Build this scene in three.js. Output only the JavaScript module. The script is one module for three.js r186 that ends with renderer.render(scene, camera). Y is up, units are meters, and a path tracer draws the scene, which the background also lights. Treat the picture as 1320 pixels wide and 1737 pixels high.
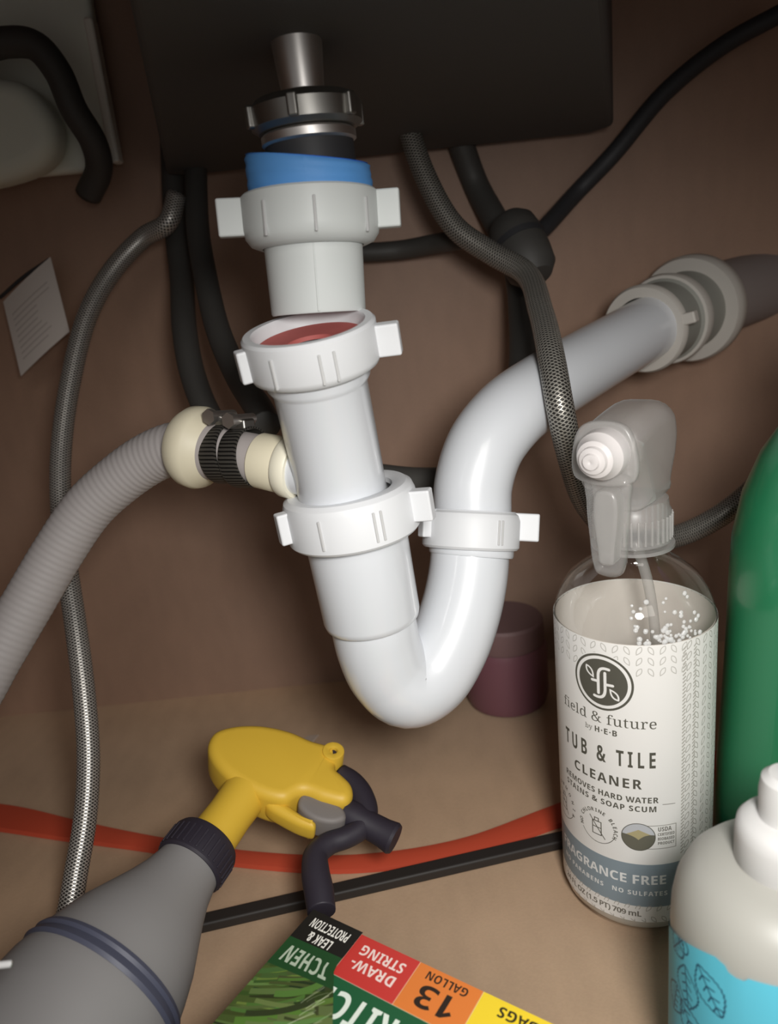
import * as THREE from 'three';
import { RoundedBoxGeometry } from 'three/addons/geometries/RoundedBoxGeometry.js';
import { mergeGeometries, mergeVertices, toCreasedNormals } from 'three/addons/utils/BufferGeometryUtils.js';
import { ImprovedNoise } from 'three/addons/math/ImprovedNoise.js';
import { RectAreaLightUniformsLib } from 'three/addons/lights/RectAreaLightUniformsLib.js';

// ---------------------------------------------------------------- camera, light, exposure
const V = (x, y, z) => new THREE.Vector3(x, y, z);
const scene = new THREE.Scene();
const camera = new THREE.PerspectiveCamera(67.25, 1320 / 1737, 0.01, 20);
{
  const p = 17 * Math.PI / 180, roll = 6 * Math.PI / 180;                 // held low in the cabinet opening, pitched down and slightly rolled
  const back = V(0, Math.sin(p), Math.cos(p)), up0 = V(0, Math.cos(p), -Math.sin(p)), r0 = V(1, 0, 0);
  const right = r0.clone().multiplyScalar(Math.cos(roll)).addScaledVector(up0, -Math.sin(roll));
  const up = r0.clone().multiplyScalar(Math.sin(roll)).addScaledVector(up0, Math.cos(roll));
  camera.quaternion.setFromRotationMatrix(new THREE.Matrix4().makeBasis(right, up, back));
  camera.position.set(0, 0.31, 0);
  camera.focus = 0.345; camera.userData.fStop = 9;
}
const renderer = new THREE.WebGLRenderer({ antialias: true });
renderer.toneMapping = THREE.LinearToneMapping;
renderer.toneMappingExposure = 1.0;
renderer.shadowMap.enabled = true;
renderer.shadowMap.type = THREE.PCFSoftShadowMap;
RectAreaLightUniformsLib.init();
scene.background = new THREE.Color().setRGB(0.17, 0.16, 0.155);           // the dim kitchen in front of the open cabinet
const kitchenLight = new THREE.RectAreaLight(new THREE.Color().setRGB(1.0, 0.95, 0.88), 3.5, 0.7, 0.7);
kitchenLight.name = 'kitchen_ceiling_light';
kitchenLight.position.set(0.25, 1.45, 1.45);                              // the ceiling light behind the photographer
kitchenLight.lookAt(0.02, 0.12, -0.33);
scene.add(kitchenLight);
const torch = new THREE.SpotLight(new THREE.Color().setRGB(1.0, 0.985, 0.95), 0.50, 3, 0.86, 1, 2);
torch.name = 'hand_torch';                                                // a soft torch held beside the phone, pointing into the lower right of the cabinet
torch.position.set(0.050, 0.345, 0.020);
torch.target.position.set(0.068, 0.058, -0.36);
torch.castShadow = true; torch.shadow.radius = 1.8; torch.shadow.mapSize.set(2048, 2048); torch.shadow.camera.near = 0.02; torch.shadow.bias = -0.0005;
scene.add(torch, torch.target);

// ---------------------------------------------------------------- helpers
let seed = 7;
const rnd = () => { seed = (seed * 16807) % 2147483647; return (seed - 1) / 2147483646; };
const taken = {};
function numbered(name) { const n = taken[name] = (taken[name] ?? -1) + 1; return n ? name + '_' + String(n).padStart(3, '0') : name; }
function tag(o, label, category, group) { o.userData = { label, category }; if (group) o.userData.group = group; return o; }
function thing(name, label, category, pos = V(0, 0, 0), group) {
  const o = new THREE.Group(); o.name = numbered(name); o.position.copy(pos); scene.add(o);
  return tag(o, label, category, group);
}
function part(name, geometry, material, parent, label) {
  const m = new THREE.Mesh(geometry, material); m.name = name; m.castShadow = m.receiveShadow = true; parent.add(m);
  if (label) m.userData.label = label;
  return m;
}
function struct(name, geometry, material) { const m = part(name, geometry, material, scene); m.userData.kind = 'structure'; return m; }
function aim(o, axis, front = V(0, 0, 1)) {                              // turns o so that its y axis runs along axis and its z axis leans to front
  const y = axis.clone().normalize(), z = front.clone().addScaledVector(y, -front.dot(y)).normalize(), x = y.clone().cross(z);
  o.quaternion.setFromRotationMatrix(new THREE.Matrix4().makeBasis(x, y, z)); return o;
}
function lathe(profile, seg = 64) { return creased(new THREE.LatheGeometry(profile.map(([r, y]) => new THREE.Vector2(Math.max(r, 1e-5), y)), seg), 0.6); }
function creased(g, a = 0.6) { const k = 5000; const n = toCreasedNormals(g.scale(k, k, k), a); return n.scale(1 / k, 1 / k, 1 / k); }   // scaled up because it joins points closer than a fixed distance
// A round tube through points (in the parent's space); radius is a number or a function of the run 0..1; uv in metres.
function tube(points, radius, rings = 120, seg = 20, origin = V(0, 0, 0)) {
  const c = new THREE.CatmullRomCurve3(points.map((p) => p.clone().sub(origin)), false, 'centripetal');
  c.arcLengthDivisions = 400;
  const f = c.computeFrenetFrames(rings, false), L = c.getLength(), pos = [], uv = [], idx = [], rf = typeof radius === 'number' ? () => radius : radius;
  for (let i = 0; i <= rings; i++) {
    const q = c.getPointAt(i / rings), r = rf(i / rings, L);
    for (let j = 0; j <= seg; j++) {
      const a = j / seg * Math.PI * 2, n = f.normals[i].clone().multiplyScalar(Math.cos(a)).addScaledVector(f.binormals[i], Math.sin(a));
      const v = q.clone().addScaledVector(n, r); pos.push(v.x, v.y, v.z); uv.push(i / rings * L, j / seg * 2 * Math.PI * 0.006);
    }
  }
  for (let i = 0; i < rings; i++) for (let j = 0; j < seg; j++) { const a = i * (seg + 1) + j, b = a + seg + 1; idx.push(a, a + 1, b, b, a + 1, b + 1); }
  for (const [row, flip] of [[0, 1], [rings, 0]]) {                      // end caps
    const q = c.getPointAt(row / rings), k = pos.length / 3; pos.push(q.x, q.y, q.z); uv.push(0, 0);
    for (let j = 0; j < seg; j++) { const a = row * (seg + 1) + j; flip ? idx.push(k, a + 1, a) : idx.push(k, a, a + 1); }
  }
  const g = new THREE.BufferGeometry();
  g.setAttribute('position', new THREE.Float32BufferAttribute(pos, 3)); g.setAttribute('uv', new THREE.Float32BufferAttribute(uv, 2));
  g.setIndex(idx); g.computeVertexNormals(); return g;
}
const box = (w, h, d, r = 0.0008, x = 0, y = 0, z = 0) => new RoundedBoxGeometry(w, h, d, 2, r).translate(x, y, z);
const plainBox = (w, h, d, x, y, z) => new THREE.BoxGeometry(w, h, d).translate(x, y, z);
function merged(list) {
  return mergeGeometries(list.map((g) => { const n = g.index ? g.toNonIndexed() : g; for (const k of Object.keys(n.attributes)) if (!['position', 'normal', 'uv'].includes(k)) n.deleteAttribute(k); return n; }));
}
function shapeOf(pts, smooth = true) {
  const s = new THREE.Shape();
  if (!smooth) { pts.forEach(([x, y], i) => i ? s.lineTo(x, y) : s.moveTo(x, y)); return s; }
  const c = new THREE.CatmullRomCurve3(pts.map(([x, y]) => V(x, y, 0)), true, 'centripetal').getPoints(pts.length * 8);
  c.forEach((p, i) => i ? s.lineTo(p.x, p.y) : s.moveTo(p.x, p.y)); return s;
}
function slab(pts, depth, bevel, smooth = true, seg = 4) {              // an outline with thickness and rounded edges, centred on z = 0
  const g = new THREE.ExtrudeGeometry(pts instanceof THREE.Shape ? pts : shapeOf(pts, smooth), { depth: depth - 2 * bevel, bevelEnabled: bevel > 0, bevelThickness: bevel, bevelSize: bevel, bevelOffset: -bevel, bevelSegments: seg, curveSegments: 12 });
  return creased(g.translate(0, 0, -(depth - 2 * bevel) / 2), 0.7);
}
const noise = new ImprovedNoise();
function canvas(w, h, draw) { const c = document.createElement('canvas'); c.width = w; c.height = h; draw(c.getContext('2d'), w, h); return c; }
function tex(c, srgb = true, rep) {
  const t = new THREE.CanvasTexture(c); if (srgb) t.colorSpace = THREE.SRGBColorSpace; t.anisotropy = 8;
  if (rep) { t.wrapS = t.wrapT = THREE.RepeatWrapping; t.repeat.set(rep[0], rep[1]); }
  return t;
}
const std = (o) => new THREE.MeshStandardMaterial(o);
const phys = (o) => new THREE.MeshPhysicalMaterial(o);
const lin = (r, g, b) => new THREE.Color().setRGB(r, g, b);

// ---------------------------------------------------------------- materials
function boardCanvas(base, amp) {
  return canvas(1024, 1024, (c, w, h) => {
    const im = c.createImageData(w, h);
    for (let y = 0; y < h; y++) for (let x = 0; x < w; x++) {
      const n = 0.5 * noise.noise(x / 210, y / 210, 1.3) + 0.3 * noise.noise(x / 60, y / 60, 4.1) + 0.25 * noise.noise(x / 9, y / 30, 7.7) + 0.3 * (rnd() - 0.5);
      const warm = noise.noise(x / 330, y / 260, 9.2), k = (y * w + x) * 4;
      im.data[k] = base[0] * (1 + amp * (n + 0.3 * warm)); im.data[k + 1] = base[1] * (1 + amp * n); im.data[k + 2] = base[2] * (1 + amp * (n - 0.4 * warm)); im.data[k + 3] = 255;
    }
    c.putImageData(im, 0, 0);
  });
}
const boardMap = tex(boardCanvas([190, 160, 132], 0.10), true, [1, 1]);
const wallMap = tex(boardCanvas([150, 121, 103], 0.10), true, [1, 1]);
const M = {
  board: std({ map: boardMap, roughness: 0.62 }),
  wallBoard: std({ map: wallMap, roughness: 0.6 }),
  pvc: phys({ color: lin(0.68, 0.70, 0.735), roughness: 0.34, clearcoat: 0.6, clearcoatRoughness: 0.10 }),
  pvcMatte: phys({ color: lin(0.69, 0.70, 0.72), roughness: 0.5 }),
  pvcStub: std({ color: lin(0.66, 0.69, 0.68), roughness: 0.5 }),
  rib: std({ color: lin(0.52, 0.52, 0.52), roughness: 0.6 }),
  redRubber: std({ color: lin(0.42, 0.10, 0.09), roughness: 0.7 }),
  blueTape: std({ color: lin(0.115, 0.36, 0.80), roughness: 0.6 }),
  steel: std({ color: lin(0.82, 0.79, 0.76), metalness: 1, roughness: 0.40 }),
  dullSteel: std({ color: lin(0.34, 0.33, 0.31), metalness: 1, roughness: 0.42 }),
  blackRubber: std({ color: lin(0.030, 0.030, 0.033), roughness: 0.6 }),
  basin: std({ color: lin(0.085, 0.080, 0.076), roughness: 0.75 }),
  darkHose: std({ color: lin(0.055, 0.052, 0.048), roughness: 0.6 }),
  drainHose: std({ color: lin(0.42, 0.39, 0.385), roughness: 0.6 }),
  cream: std({ color: lin(0.72, 0.66, 0.50), roughness: 0.5 }),
  greyHose: std({ color: lin(0.42, 0.38, 0.37), roughness: 0.6 }),
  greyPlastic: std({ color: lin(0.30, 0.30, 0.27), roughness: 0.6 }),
};
function braidCanvas(dark, light) {
  return canvas(128, 128, (c, w, h) => {
    c.fillStyle = dark; c.fillRect(0, 0, w, h); c.lineWidth = 9; c.strokeStyle = light;
    for (let k = -4; k < 12; k++) { c.beginPath(); c.moveTo(k * 32, 0); c.lineTo(k * 32 + 128, 128); c.stroke(); c.beginPath(); c.moveTo(k * 32, 0); c.lineTo(k * 32 - 128, 128); c.stroke(); }
  });
}
const braidBump = tex(braidCanvas('#222', '#fff'), false, [150, 80]);
M.braid = std({ map: tex(braidCanvas('#3c3a38', '#c9c5bf'), true, [150, 80]), bumpMap: braidBump, bumpScale: 0.0008, metalness: 0.55, roughness: 0.36 });
M.braidDark = std({ map: tex(braidCanvas('#343230', '#a8a49c'), true, [150, 80]), bumpMap: braidBump, bumpScale: 0.0006, metalness: 0.6, roughness: 0.42 });

// ---------------------------------------------------------------- the setting: the inside of a sink cabinet, open at the front
struct('floor', plainBox(0.94, 0.018, 0.66, 0, -0.009, -0.26), M.board);
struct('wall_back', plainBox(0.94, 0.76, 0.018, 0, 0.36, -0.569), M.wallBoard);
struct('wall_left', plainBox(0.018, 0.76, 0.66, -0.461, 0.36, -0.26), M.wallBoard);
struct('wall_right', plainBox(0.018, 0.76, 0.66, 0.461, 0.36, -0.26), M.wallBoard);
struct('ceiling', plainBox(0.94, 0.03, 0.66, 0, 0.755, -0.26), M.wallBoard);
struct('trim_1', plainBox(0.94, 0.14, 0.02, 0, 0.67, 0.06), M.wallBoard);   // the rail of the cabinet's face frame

{ // sink basin overhead
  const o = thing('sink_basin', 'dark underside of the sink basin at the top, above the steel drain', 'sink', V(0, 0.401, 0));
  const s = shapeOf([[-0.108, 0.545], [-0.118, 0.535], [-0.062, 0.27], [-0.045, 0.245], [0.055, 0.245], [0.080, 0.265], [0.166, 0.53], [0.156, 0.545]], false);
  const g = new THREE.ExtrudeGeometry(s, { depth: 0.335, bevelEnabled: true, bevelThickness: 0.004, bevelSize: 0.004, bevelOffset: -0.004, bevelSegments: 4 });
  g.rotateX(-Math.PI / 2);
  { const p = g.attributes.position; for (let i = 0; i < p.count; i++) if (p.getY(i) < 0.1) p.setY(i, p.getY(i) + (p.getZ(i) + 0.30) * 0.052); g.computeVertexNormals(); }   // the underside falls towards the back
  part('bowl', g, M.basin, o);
}

// ---------------------------------------------------------------- the drain and the trap
{ // steel drain
  const base = V(-0.0154, 0.3446, -0.3243), top = V(-0.0159, 0.3931, -0.3250);
  const o = thing('sink_drain', 'shiny steel sink drain pipe with locknut hanging from the dark basin', 'drain', base);
  aim(o, top.clone().sub(base));
  part('outlet_neck', lathe([[0.0001, 0.002], [0.0165, 0.002], [0.0170, 0.004], [0.0170, 0.0160], [0.0158, 0.0165], [0.0001, 0.0165]]), M.blackRubber, o, 'dark rubber neck of the drain');
  part('flange_ring', lathe([[0.0001, 0.0160], [0.0172, 0.0160], [0.0182, 0.0168], [0.0182, 0.0195], [0.0170, 0.0205], [0.0001, 0.0205]]), M.steel, o);
  part('locknut', merged([lathe([[0.0001, 0.0205], [0.0188, 0.0208], [0.0212, 0.0225], [0.0216, 0.0290], [0.0190, 0.0318], [0.0001, 0.0318]]), ...[0, 1, 2, 3, 4, 5].map((k) => box(0.004, 0.008, 0.004, 0.001, 0, 0.0262, 0.0214).rotateY(k * Math.PI / 3 + 0.9))]), M.dullSteel, o);
  part('pipe', lathe([[0.0001, 0.0316], [0.0100, 0.0316], [0.0100, 0.0328], [0.0082, 0.0345], [0.0103, 0.0610], [0.0090, 0.0625], [0.0090, 0.0800], [0.0001, 0.0800]]), M.steel, o);
}
{ // blue band
  const base = V(-0.0171, 0.3441, -0.3247);
  const o = thing('tape_band', 'bright blue tape band wrapped round the drain just above the top white nut', 'tape', base);
  aim(o, V(-0.0173, 0.3568, -0.3244).sub(base));
  const N = 72, K = 10, pos = [], idx = [];
  for (let i = 0; i <= N; i++) for (let k = 0; k <= K; k++) {
    const a = i / N * Math.PI * 2, t = k / K, yTop = 0.0118 - 0.0042 * Math.sin(a + 0.25), y = -0.003 + (yTop + 0.003) * t;
    const r = 0.0243 - 0.0006 * t + 0.00022 * Math.sin(t * 22 + Math.sin(a * 2) * 1.5) + 0.00025 * noise.noise(Math.cos(a) * 3, Math.sin(a) * 3, t * 4);
    const rr = k === K ? r - 0.0012 : r; pos.push(Math.sin(a) * rr, y, Math.cos(a) * rr);
  }
  for (let i = 0; i < N; i++) for (let k = 0; k < K; k++) { const a = i * (K + 1) + k, b = a + K + 1; idx.push(a, b, a + 1, b, b + 1, a + 1); }
  const g = new THREE.BufferGeometry(); g.setAttribute('position', new THREE.Float32BufferAttribute(pos, 3)); g.setIndex(idx); g.computeVertexNormals();
  part('tape_roll', g, M.blueTape, o);
  const capG = new THREE.RingGeometry(0.016, 0.0232, 60, 1).rotateX(-Math.PI / 2);
  { const p = capG.attributes.position; for (let i = 0; i < p.count; i++) { const a = Math.atan2(p.getX(i), p.getZ(i)); p.setY(i, 0.0117 - 0.0042 * Math.sin(a + 0.25)); } capG.computeVertexNormals(); }
  part('tape_edge', capG, M.blueTape, o);
}
// A plastic slip nut: ring with thin moulded lines, two wings. Its y axis points up the pipe; open at the top or closed round the pipe.
function slipNut(label, pos, axis, front, R, rin, h, o2) {
  const o = thing('slip_nut', label, 'nut', pos); aim(o, axis, front);
  const prof = o2.open ? [[rin, 0], [R - 0.004, 0], [R - 0.0012, 0.0016], [R, 0.004], [R, h - 0.0012], [R - 0.0010, h], [R - 0.0038, h], [R - 0.0045, h - 0.0012], [R - 0.0045, 0.005], [rin, 0.005], [rin, 0]]
    : o2.down ? [[rin, 0], [R - 0.0055, 0], [R - 0.0025, 0.0012], [R - 0.0005, 0.004], [R, 0.007], [R, h - 0.0008], [R - 0.0008, h], [R - 0.004, h], [R - 0.004, 0.006], [rin, 0.006], [rin, 0]]
      : [[R - 0.0035, 0.003], [R - 0.0032, 0.0002], [R - 0.001, 0], [R, 0.0012], [R, h - 0.0045], [R - 0.0010, h - 0.0016], [R - 0.0032, h], [rin + 0.0022, h], [rin + 0.0008, h - 0.0008], [rin + 0.0004, h - 0.0030], [R - 0.0035, h - 0.005], [R - 0.0035, 0.003]];
  part('nut_ring', lathe(prof, 80), o2.mat || M.pvcMatte, o);
  for (const a of o2.lines) {                                               // moulded grip lines
    const l = part('grip_rib', box(0.0011, h * 0.62, 0.0011, 0.0003), M.rib, o);
    l.position.set(Math.sin(a) * (R + 0.0001), h * 0.46, Math.cos(a) * (R + 0.0001)); l.rotation.y = a;
  }
  for (const [a, w, th] of o2.wings) {
    const g = part('wing', box(th || 0.0065, o2.wh || h * 0.72, w + 0.005, 0.0009), o2.mat || M.pvcMatte, o);
    const rr = R + (w - 0.005) / 2; g.position.set(Math.sin(a) * rr, h * (o2.wy || 0.5), Math.cos(a) * rr); g.rotation.y = a;
  }
  return o;
}
const toCam = V(0, 0, 1);
{ // upper stub and its nut
  const top = V(-0.0180, 0.3449, -0.3249), bottom = V(-0.0198, 0.2981, -0.3221), axis = top.clone().sub(bottom), L = axis.length();
  const o = thing('drain_tailpiece', 'short white plastic tailpiece hanging loose above the open trap', 'pipe', bottom); aim(o, axis);
  part('tailpiece_pipe', lathe([[0.0168, 0.003], [0.0170, 0], [0.0186, 0], [0.0190, 0.0008], [0.0195, 0.026], [0.0203, 0.030], [0.0203, L - 0.006], [0.0168, L - 0.006], [0.0168, 0.003]]), M.pvcStub, o);
  part('mould_seam', box(0.0007, 0.026, 0.0008, 0.0003, 0.0012, 0.0135, 0.01915), M.pvcStub, o);
  const nb = bottom.clone().addScaledVector(axis.clone().normalize(), L - 0.0215);
  slipNut('topmost white slip nut, under the blue tape, with a wing on each side', nb, axis, toCam, 0.0268, 0.0200, 0.0200, { down: true, mat: M.pvcStub, lines: [-0.62, 0.12, 0.95], wings: [[-1.45, 0.0095, 0.006], [1.47, 0.0085, 0.006]], wh: 0.0142, wy: 0.62 });
}
const nut2 = V(-0.0238, 0.2813, -0.3049), tubeMid = V(-0.0209, 0.2492, -0.3139), nut3 = V(-0.0162, 0.2142, -0.3195), sockEnd = V(-0.0125, 0.1626, -0.3199);
{ // lower straight tube with the side branch
  const axis = V(-0.0239, 0.2949, -0.3033).sub(V(-0.0182, 0.2110, -0.3201));
  const b0 = V(-0.0178, 0.2098, -0.3197), L = axis.length();
  const o = thing('branch_tailpiece', 'long white straight tube between the open nut with red washer and the trap', 'pipe', b0); aim(o, axis);
  part('tube_body', lathe([[0.0170, -0.004], [0.0190, -0.004], [0.0190, L - 0.0235], [0.0196, L - 0.0225], [0.0208, L - 0.0205], [0.0208, L - 0.006], [0.0180, L - 0.0055], [0.0172, L - 0.006], [0.0170, -0.004]]), M.pvc, o);
  const side = part('side_branch', lathe([[0.0001, 0.0], [0.0112, 0.0], [0.0112, 0.0235], [0.0001, 0.0235]], 40), M.pvc, o);
  { const q = V(-0.0838, 0.2439, -0.3479), e = V(-0.0398, 0.2359, -0.3235), inv = new THREE.Matrix4().compose(o.position, o.quaternion, V(1, 1, 1)).invert(), dir = e.clone().sub(q).normalize(); side.position.copy(e.clone().addScaledVector(dir, 0.0005).applyMatrix4(inv)); aim(side, dir.transformDirection(inv)); }
  const nb = b0.clone().addScaledVector(axis.clone().normalize(), L - 0.0175);
  slipNut('open white slip nut with a red washer inside, second from the top', nb, axis, toCam, 0.0262, 0.0207, 0.0185, { open: true, lines: [-0.55, 0.15, 0.36], wings: [[1.40, 0.0085, 0.0055], [-1.25, 0.0035, 0.006]], wh: 0.0125, wy: 0.52 });
  const w = thing('rubber_washer', 'red rubber washer seated inside the open second nut', 'washer', nb.clone().addScaledVector(axis.clone().normalize(), 0.0105)); aim(w, axis);
  part('washer_ring', lathe([[0.0095, 0.0], [0.0216, 0.0], [0.0216, 0.0026], [0.0205, 0.0032], [0.0150, 0.0020], [0.0100, 0.0016], [0.0095, 0.0]]), M.redRubber, w);
}
const trapPath = [V(-0.0163, 0.1987, -0.3236), V(-0.0144, 0.1793, -0.3219), V(-0.0125, 0.1624, -0.3203), V(-0.0111, 0.1478, -0.3211), V(-0.0075, 0.1341, -0.3227), V(0.0000, 0.1246, -0.3240), V(0.0106, 0.1262, -0.3286), V(0.0209, 0.1367, -0.3350), V(0.0290, 0.1509, -0.3414), V(0.0350, 0.1676, -0.3481), V(0.0386, 0.1862, -0.3548)];
{ // trap bend
  const o = thing('trap_bend', 'white U shaped trap bend hanging lowest between two nuts', 'pipe', trapPath[5]);
  part('bend_tube', tube(trapPath, (t) => 0.0190 + 0.0007 * Math.sin(t * Math.PI) - (t > 0.96 ? 0 : 0), 96, 40, trapPath[5]), M.pvc, o);
  const a = sockEnd, b = nut3, ax = b.clone().sub(a), L = ax.length();
  const s = part('socket_collar', lathe([[0.0188, 0.0], [0.0208, 0.0], [0.0214, 0.0006], [0.0220, 0.003], [0.0226, L], [0.0190, L], [0.0188, 0.0]]), M.pvc, o, 'wider socket collar of the bend');
  s.position.copy(a).sub(trapPath[5]); aim(s, ax);
  const c = part('rim_bead', lathe([[0.0185, 0], [0.0202, 0], [0.0206, 0.001], [0.0206, 0.004], [0.0185, 0.004]]), M.pvc, o);
  c.position.copy(V(0.0375, 0.1762, -0.3514)).sub(trapPath[5]); aim(c, V(0.0398, 0.1889, -0.3556).sub(V(0.0370, 0.1747, -0.3508)));
  slipNut('large white slip nut with scuffed edge midway down, above the trap socket', nut3.clone().addScaledVector(ax.clone().normalize(), -0.0095), ax, toCam, 0.0290, 0.0188, 0.0205, { lines: [-0.42, 0.36, 0.47], wings: [[1.22, 0.0080, 0.006], [-1.20, 0.0042, 0.006]], wh: 0.0135, wy: 0.52 });
}
const armPath = [V(0.0383, 0.1835, -0.3540), V(0.0403, 0.1958, -0.3577), V(0.0422, 0.2090, -0.3612), V(0.0496, 0.2251, -0.3672), V(0.0631, 0.2371, -0.3772), V(0.0838, 0.2448, -0.3963), V(0.1201, 0.2528, -0.4322), V(0.1527, 0.2598, -0.4625), V(0.1741, 0.2648, -0.4808)];
{ // waste arm
  const o = thing('waste_arm', 'white curved waste arm rising from the trap to the wall nut', 'pipe', armPath[2]);
  part('arm_tube', tube(armPath, 0.0190, 110, 40, armPath[2]), M.pvc, o);
  const ax = V(0.0414, 0.2012, -0.3594).sub(V(0.0377, 0.1780, -0.3523));
  slipNut('white slip nut on the right leg of the trap, half hidden by the larger nut', V(0.0376, 0.1794, -0.3529), ax, toCam, 0.0236, 0.0190, 0.0185, { lines: [0.42, 0.5], wings: [[1.40, 0.009, 0.0055], [-1.2, 0.004, 0.006]], wh: 0.0135, wy: 0.62 });
}
{ // the nut at the wall: three flanged rings on the pipe stub
  const a = V(0.1655, 0.2627, -0.4770), b = V(0.2154, 0.2684, -0.5268), ax = b.clone().sub(a), L = ax.length();
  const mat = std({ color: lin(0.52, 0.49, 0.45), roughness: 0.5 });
  const o = thing('wall_nut', 'ribbed off white wall nut of stacked rings at the end of the waste arm', 'nut', a); aim(o, ax, V(-1, 0, 0.4));
  part('front_ring', lathe([[0.0195, 0.0], [0.0255, -0.0005], [0.0268, 0.0015], [0.0268, 0.0045], [0.0235, 0.006], [0.0195, 0.006], [0.0195, 0]]), mat, o);
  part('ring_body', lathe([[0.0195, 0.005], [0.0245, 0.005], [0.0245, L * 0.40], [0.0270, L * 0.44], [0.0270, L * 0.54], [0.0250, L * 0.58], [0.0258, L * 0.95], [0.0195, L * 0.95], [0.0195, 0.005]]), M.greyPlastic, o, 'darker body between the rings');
  part('middle_ring', lathe([[0.0240, L * 0.42], [0.0278, L * 0.43], [0.0288, L * 0.47], [0.0280, L * 0.55], [0.0240, L * 0.56]]), mat, o);
  part('rear_ring', lathe([[0.0250, L * 0.9], [0.0335, L * 0.9], [0.0350, L * 0.95], [0.0350, L * 1.06], [0.0330, L * 1.11], [0.0250, L * 1.11], [0.0250, L * 0.9]]), mat, o);
  for (const s of [2.75, -0.52]) { const w = part('wing', box(0.007, 0.006, 0.009, 0.0012), mat, o); w.position.set(Math.sin(s) * 0.0285, 0.003, Math.cos(s) * 0.0285); w.rotation.y = s; }
  const end = V(0.3184, 0.2794, -0.5919), st = V(0.2204, 0.2689, -0.5312);
  const p = thing('wall_pipe', 'dim grey drain pipe running from the ribbed wall nut into the right', 'pipe', st);
  part('pipe_body', tube([st, V(0.2668, 0.2741, -0.5621), end], 0.0245, 20, 32, st), std({ color: lin(0.26, 0.22, 0.21), roughness: 0.7 }), p);
}

// ---------------------------------------------------------------- the drain hose on the left and its fitting
{
  const f0 = V(-0.0838, 0.2439, -0.3479), f1 = V(-0.0398, 0.2359, -0.3235), ax = f1.clone().sub(f0), L = ax.length();
  const path = [f0.clone().addScaledVector(ax.clone().normalize(), 0.006), V(-0.0880, 0.2444, -0.3501), V(-0.0978, 0.2432, -0.3539), V(-0.1108, 0.2387, -0.3578), V(-0.1273, 0.2297, -0.3603), V(-0.1439, 0.2178, -0.3598), V(-0.1613, 0.1984, -0.3549), V(-0.1780, 0.1763, -0.3460), V(-0.1925, 0.1567, -0.3359), V(-0.2091, 0.1337, -0.3205), V(-0.275, 0.075, -0.225), V(-0.345, 0.068, -0.245), V(-0.445, 0.066, -0.250)];
  const o = thing('drain_hose', 'grey corrugated drain hose curving down off the left edge', 'hose', path[1]);
  part('hose_body', tube(path, (t, len) => 0.0121 + 0.00010 * Math.sin(t * len / 0.0032 * Math.PI * 2), 760, 28, path[1]), M.drainHose, o);
  const g = thing('hose_adapter', 'cream plastic hose adapter with round flange left of the white tube', 'adapter', f0); aim(g, ax);
  part('flange', lathe([[0.0001, -0.0075], [0.0125, -0.0075], [0.0165, -0.0065], [0.0186, -0.003], [0.0190, 0.0015], [0.0180, 0.0045], [0.0150, 0.0075], [0.0128, 0.0105], [0.0001, 0.0105]]), M.cream, g);
  part('taper', lathe([[0.0001, 0.0095], [0.0135, 0.0095], [0.0122, 0.018], [0.0112, 0.024], [0.0112, L - 0.013], [0.0001, L - 0.013]]), M.greyHose, g, 'greyish rubber sleeve');
  part('end_ring', lathe([[0.0001, L - 0.0165], [0.0112, L - 0.0165], [0.0122, L - 0.0155], [0.0124, L - 0.004], [0.0116, L - 0.0025], [0.0001, L - 0.0025]]), M.cream, g);
  const tipMat = std({ color: lin(0.80, 0.76, 0.62), roughness: 0.45 });
  part('tip_ring', lathe([[0.0001, L - 0.0028], [0.0128, L - 0.0028], [0.0136, L - 0.0015], [0.0136, L + 0.003], [0.0128, L + 0.0042], [0.0001, L + 0.0042]]), tipMat, g);
  const clampMap = tex(canvas(256, 64, (c) => { c.fillStyle = '#55524d'; c.fillRect(0, 0, 256, 64); c.fillStyle = '#161514'; for (let k = 0; k < 16; k++) { c.save(); c.translate(k * 16 + 8, 32); c.rotate(0.25); c.fillRect(-3, -20, 6, 40); c.restore(); } }), true, [3, 1]);
  const clampMat = std({ map: clampMap, metalness: 0.5, roughness: 0.45 });
  const CA = -1.75;
  const clamp = (label, y, tilt) => {
    const c = thing('hose_clamp', label, 'clamp', f0.clone().addScaledVector(ax.clone().normalize(), y)); aim(c, ax.clone().normalize().add(V(0, tilt, 0)));
    part('clamp_band', lathe([[0.0126, -0.0048], [0.0134, -0.0048], [0.0136, -0.0036], [0.0136, 0.0036], [0.0134, 0.0048], [0.0126, 0.0048], [0.0126, -0.0048]], 72), clampMat, c);
    const h = part('screw_housing', box(0.008, 0.0085, 0.005, 0.0012), M.dullSteel, c); h.position.set(0, 0, 0.0145).applyAxisAngle(V(0, 1, 0), CA); h.rotation.y = CA;
    const s = part('clamp_screw', merged([new THREE.CylinderGeometry(0.0024, 0.0024, 0.015, 16).rotateZ(Math.PI / 2), new THREE.CylinderGeometry(0.0036, 0.0036, 0.003, 6).rotateZ(Math.PI / 2).translate(0.008, 0, 0)]), M.steel, c);
    s.position.copy(h.position).multiplyScalar(1.16); s.rotation.y = CA;
  };
  clamp('worm drive hose clamp nearer the cream flange, on the grey sleeve', 0.0165, 0.22);
  clamp('worm drive hose clamp nearer the white tube, beside the cream end ring', 0.0272, 0.22);
}

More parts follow.
